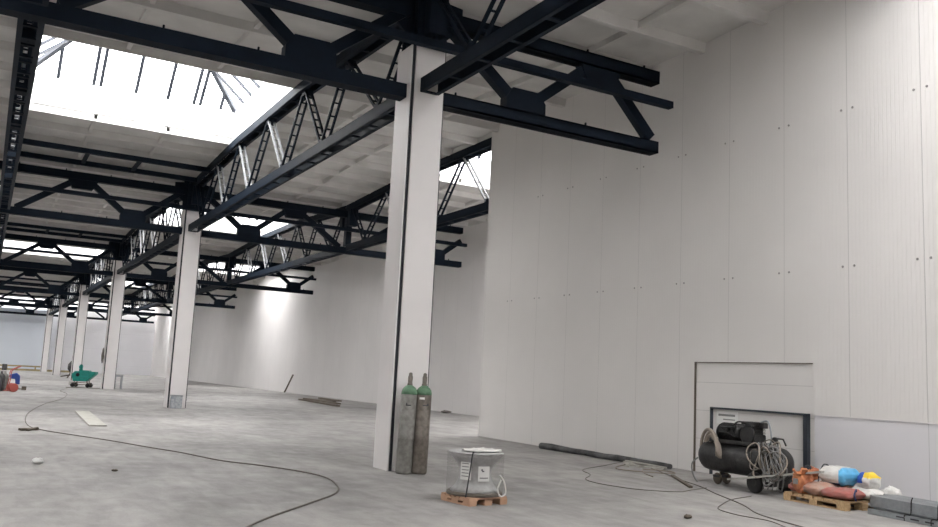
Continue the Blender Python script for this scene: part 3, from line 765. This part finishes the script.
hose('power_cable', [(11.99, 14.47), (10.99, 13.83), (10.03, 13.22), (9.65, 12.50), (9.12, 11.94), (8.97, 11.48), (9.02, 11.00), (9.18, 10.61), (9.64, 10.29), (10.12, 10.45), (10.60, 10.62)], .006, 'cable', 'thin cable looping out on the floor below the dark roll', 'cable')
hose('power_cable', [(10.60, 9.67), (9.93, 9.42), (9.36, 9.07), (8.92, 8.71), (8.78, 8.24), (8.83, 7.77), (8.59, 7.21), (8.49, 6.64)], .006, 'cable', 'thin curved cable on the floor in front of the sack pallet', 'cable')
hose('air_hose', [(11.75, 13.97), (11.27, 13.71), (10.89, 13.26), (11.08, 12.77), (11.56, 12.46), (11.75, 12.73), (11.46, 13.13), (10.98, 12.59), (10.70, 12.04)], .010, 'hose_beige', 'beige hose curled on the floor between roll and compressor')
# board, bracket, crumbs
r = MB().bar((2.86, 29.35, .02), (2.64, 22.97, .02), .40, .035).build('floor_board', 'board'); tag(r, 'pale long board lying alone on the open floor', 'board')
r = MB().bar((-.18, 0, .03), (.18, .25, .03), .10, .05).bar((-.05, -.2, .03), (.16, .1, .06), .06, .04).build('metal_bracket', 'rust', loc=(1.06, 21.35, 0)); tag(r, 'small dark scrap bracket beside the hose on the floor', 'scrap')
tag(MB().pillow(.16, .13, .09, (0, 0, .045), rough=.02, seed=5, e=.8, n=8).build('paper_lump', 'white', loc=(0.90, 14.77, 0)), 'small white crumpled lump on the floor at left', 'litter')
tag(MB().pillow(.10, .08, .03, (0, 0, .015), rough=.01, seed=6, e=.8, n=6).build('concrete_crumb', 'rust', loc=(1.87, 13.74, 0)), 'tiny dark crumb on the floor right of the white lump', 'litter')
tag(MB().pillow(.10, .09, .05, (0, 0, .025), rough=.012, seed=9, e=.8, n=6).build('concrete_crumb', 'rust', loc=(7.87, 8.20, 0)), 'small brown crumb on the floor between the drum and the cables', 'litter')
tag(MB().pillow(.5, .4, .12, (0, 0, .06), rough=.05, seed=8, e=.8, n=8).build('rubble', 'cable', loc=(18.47, 34.62, 0)), 'small dark rubble lump at the foot of the far wall, right of the nearest column', 'litter')
# small box at the foot of second column
r = empty('grey_box', (6.35, 32.95, 0), 0, 'small grey speckled box standing at the foot of the second column', 'box')
MB().box(-.2, .2, -.12, .12, 0, .46).build('box_body', 'stopper', r, bevel=.02)
MB().box(-.21, .21, -.13, .13, .44, .48).build('lid', 'galv', r)

# ------------------------------------------------------------------ planks and leaning bar near the far wall
pl = [((15.2, 45.3), (14.6, 38.0), .05), ((15.0, 44.0), (15.4, 40.6), .14), ((15.1, 43.4), (14.75, 38.3), .14), ((15.35, 42.6), (15.2, 39.4), .23)]
for i_, (a, c, z) in enumerate(pl):
    o = MB().bar((*a, z), (*c, z), .20, .07).build('timber_plank', 'rust')
    tag(o, ['dark plank at the near left of the pile on the open floor', 'dark plank second from top of the pile on the open floor', 'lowest dark plank slanting across the pile on the floor', 'topmost dark plank of the pile on the open floor'][i_], 'plank', 'planks piled before the far wall')
o = MB().bar((18.60, 58.9, .04), (18.90, 58.2, 1.28), .08, .07).build('steel_bar', 'rust'); tag(o, 'dark bar leaning against the far right wall', 'bar')

# ------------------------------------------------------------------ teal plastering machine
r = empty('plastering_machine', (5.30, 55.6, 0), math.radians(-20), 'teal mortar mixing machine with open hopper, left of the third column', 'machine')
m_ = MB(); m_.prism([(-.62, .45), (.35, .45), (.98, 1.05), (.98, 1.22), (-.55, 1.22), (-.78, .95)], 'Y', -.42, .42); m_.build('hopper', 'teal', r, bevel=.03)
m_ = MB(); m_.prism([(-.2, 1.22), (.5, 1.22), (.45, 1.30), (-.15, 1.30)], 'Y', -.35, .35); m_.build('lid', 'teal', r)
m_ = MB(); m_.lathe([(.13, 1.2), (.14, 1.4), (.11, 1.45), (.11, 1.7), (.05, 1.75)], 16, (-.22, 0, 0)); m_.box(-.35, -.1, -.12, .12, 1.45, 1.65); m_.build('motor', 'teal', r)
m_ = MB(); 
for x in (-.6, .5): m_.bar((x, -.4, .05), (x * .8, -.38, .5), .05, .05); m_.bar((x, .4, .05), (x * .8, .38, .5), .05, .05)
m_.bar((-1.0, 0, .2), (.8, 0, .2), .05, .05); m_.bar((-.9, -.4, .35), (.8, -.4, .35), .05, .05); m_.build('chassis', 'rust', r)
for x, y in ((-.6, -.45), (-.6, .45), (.5, -.45), (.5, .45)): MB().lathe([(.05, -.04), (.16, -.04), (.16, .04), (.05, .04)], 16, (x, y, .16), axis='Y').build('wheel', 'black_rubber', r)
tag(MB().lathe([(.05, -.05), (.13, -.05), (.14, 0), (.13, .05), (.05, .05)], 10, (-.3, -.43, .95), axis='Y').build('side_fitting', 'joint', r))
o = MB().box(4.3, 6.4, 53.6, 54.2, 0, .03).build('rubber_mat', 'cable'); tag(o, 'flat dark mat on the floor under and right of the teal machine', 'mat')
bpy.data.objects['plastering_machine'].scale = (.76, .76, .76)
# gear hung on third column, trestle beside it
o = MB().pillow(.10, .3, .9, (0, 0, 1.9), rough=.04, seed=3, e=.8, n=10).build('cable_coil', 'cable', loc=(6.02, 53.55, 0)); tag(o, 'dark coil of cable hanging on the left side of the third column', 'cable coil')
r = empty('trestle', (7.12, 54.6, 0), 0, 'low grey trestle table just right of the third column', 'table')
MB().box(-.22, .22, -.3, .3, .72, .80).build('table_top', 'galv', r)
for x in (-.18, .18):
    for y in (-.24, .24): MB().box(x - .025, x + .025, y - .025, y + .025, 0, .72).build('leg', 'galv', r)
# dark wheeled barrow between fourth and fifth columns
r = empty('cement_mixer', (6.98, 81.50, 0), 0, 'small dark machine with round drum far off behind the teal machine', 'machine')
m_ = MB(); m_.lathe([(.2, -.5), (.5, -.3), (.55, .1), (.3, .5)], 16, (0, 0, .95), axis='X'); m_.build('drum', 'felt', r)
m_ = MB(); m_.bar((-1.0, 0, .1), (.8, 0, .45), .12, .1); m_.bar((-.5, -.4, 0), (0, 0, .9), .08, .08); m_.bar((.5, .4, 0), (0, 0, .9), .08, .08); m_.build('frame', 'rust', r)

# ------------------------------------------------------------------ welding trolley at left
r = empty('gas_trolley', (1.22, 44.6, 0), math.radians(10), 'red two-wheeled gas trolley at the left edge of the floor', 'trolley')
for s_ in (-1, 1):
    MB().lathe([(.04, -.03), (.22, -.04), (.27, -.03), (.27, .03), (.22, .04), (.04, .03)], 20, (.18, s_ * .32, .27), axis='Y').build('wheel', 'red_metal', r)
    MB().tube(smooth_path([(-.15, s_ * .22, .08), (-.05, s_ * .22, .7), (.0, s_ * .22, 1.3), (.25, s_ * .2, 1.5), (.5, s_ * .2, 1.62)]), .028, 8).build('handle', 'red_metal', r)
m_ = MB(); m_.box(-.3, .2, -.25, .25, .05, .1); m_.bar((-.03, -.22, .8), (-.03, .22, .8), .04, .04); m_.bar((0, -.22, 1.25), (0, .22, 1.25), .04, .04); m_.build('frame', 'red_metal', r)
r.scale = (.72, .72, .72)
tag(MB().prism([(-.18, .78), (.10, .86), (.24, .74), (.26, .34), (.08, .36), (.05, .58), (-.16, .60)], 'Y', -.12, .12).build('jacket', 'blue_plastic', loc=(1.36, 44.75, 0), bevel=.03), 'royal blue cloth hanging on the right side of the red trolley', 'cloth')
for i_, (x, y, c) in enumerate(((.86, 45.2, 'felt'), (1.02, 46.2, 'gas_grey'), (.70, 44.4, 'felt'))):
    o = MB().lathe([(.17, 0), (.18, .03), (.18, .62), (.14, .74), (.05, .80), (.05, .90)], 20).build('gas_bottle', c, loc=(x, y, 0))
    tag(o, ['squat dark gas bottle left of the red trolley', 'squat grey gas bottle right behind the red trolley', 'squat dark gas bottle at the very left edge'][i_], 'gas bottle')
o = MB().box(-.1, .1, -.1, .1, 0, .18).bar((-.3, 0, .05), (0, 0, .05), .05, .05).build('toolbox', 'rust', loc=(1.92, 47.3, 0)); tag(o, 'small brown tool case on the floor right of the red trolley', 'tool case')
o = MB().box(-.25, .25, -.2, .2, 0, .7).build('junction_box', 'felt', loc=(2.33, 112.4, 0)); 
tag(o, 'dark small cabinet far off before the blue-grey back wall', 'cabinet')
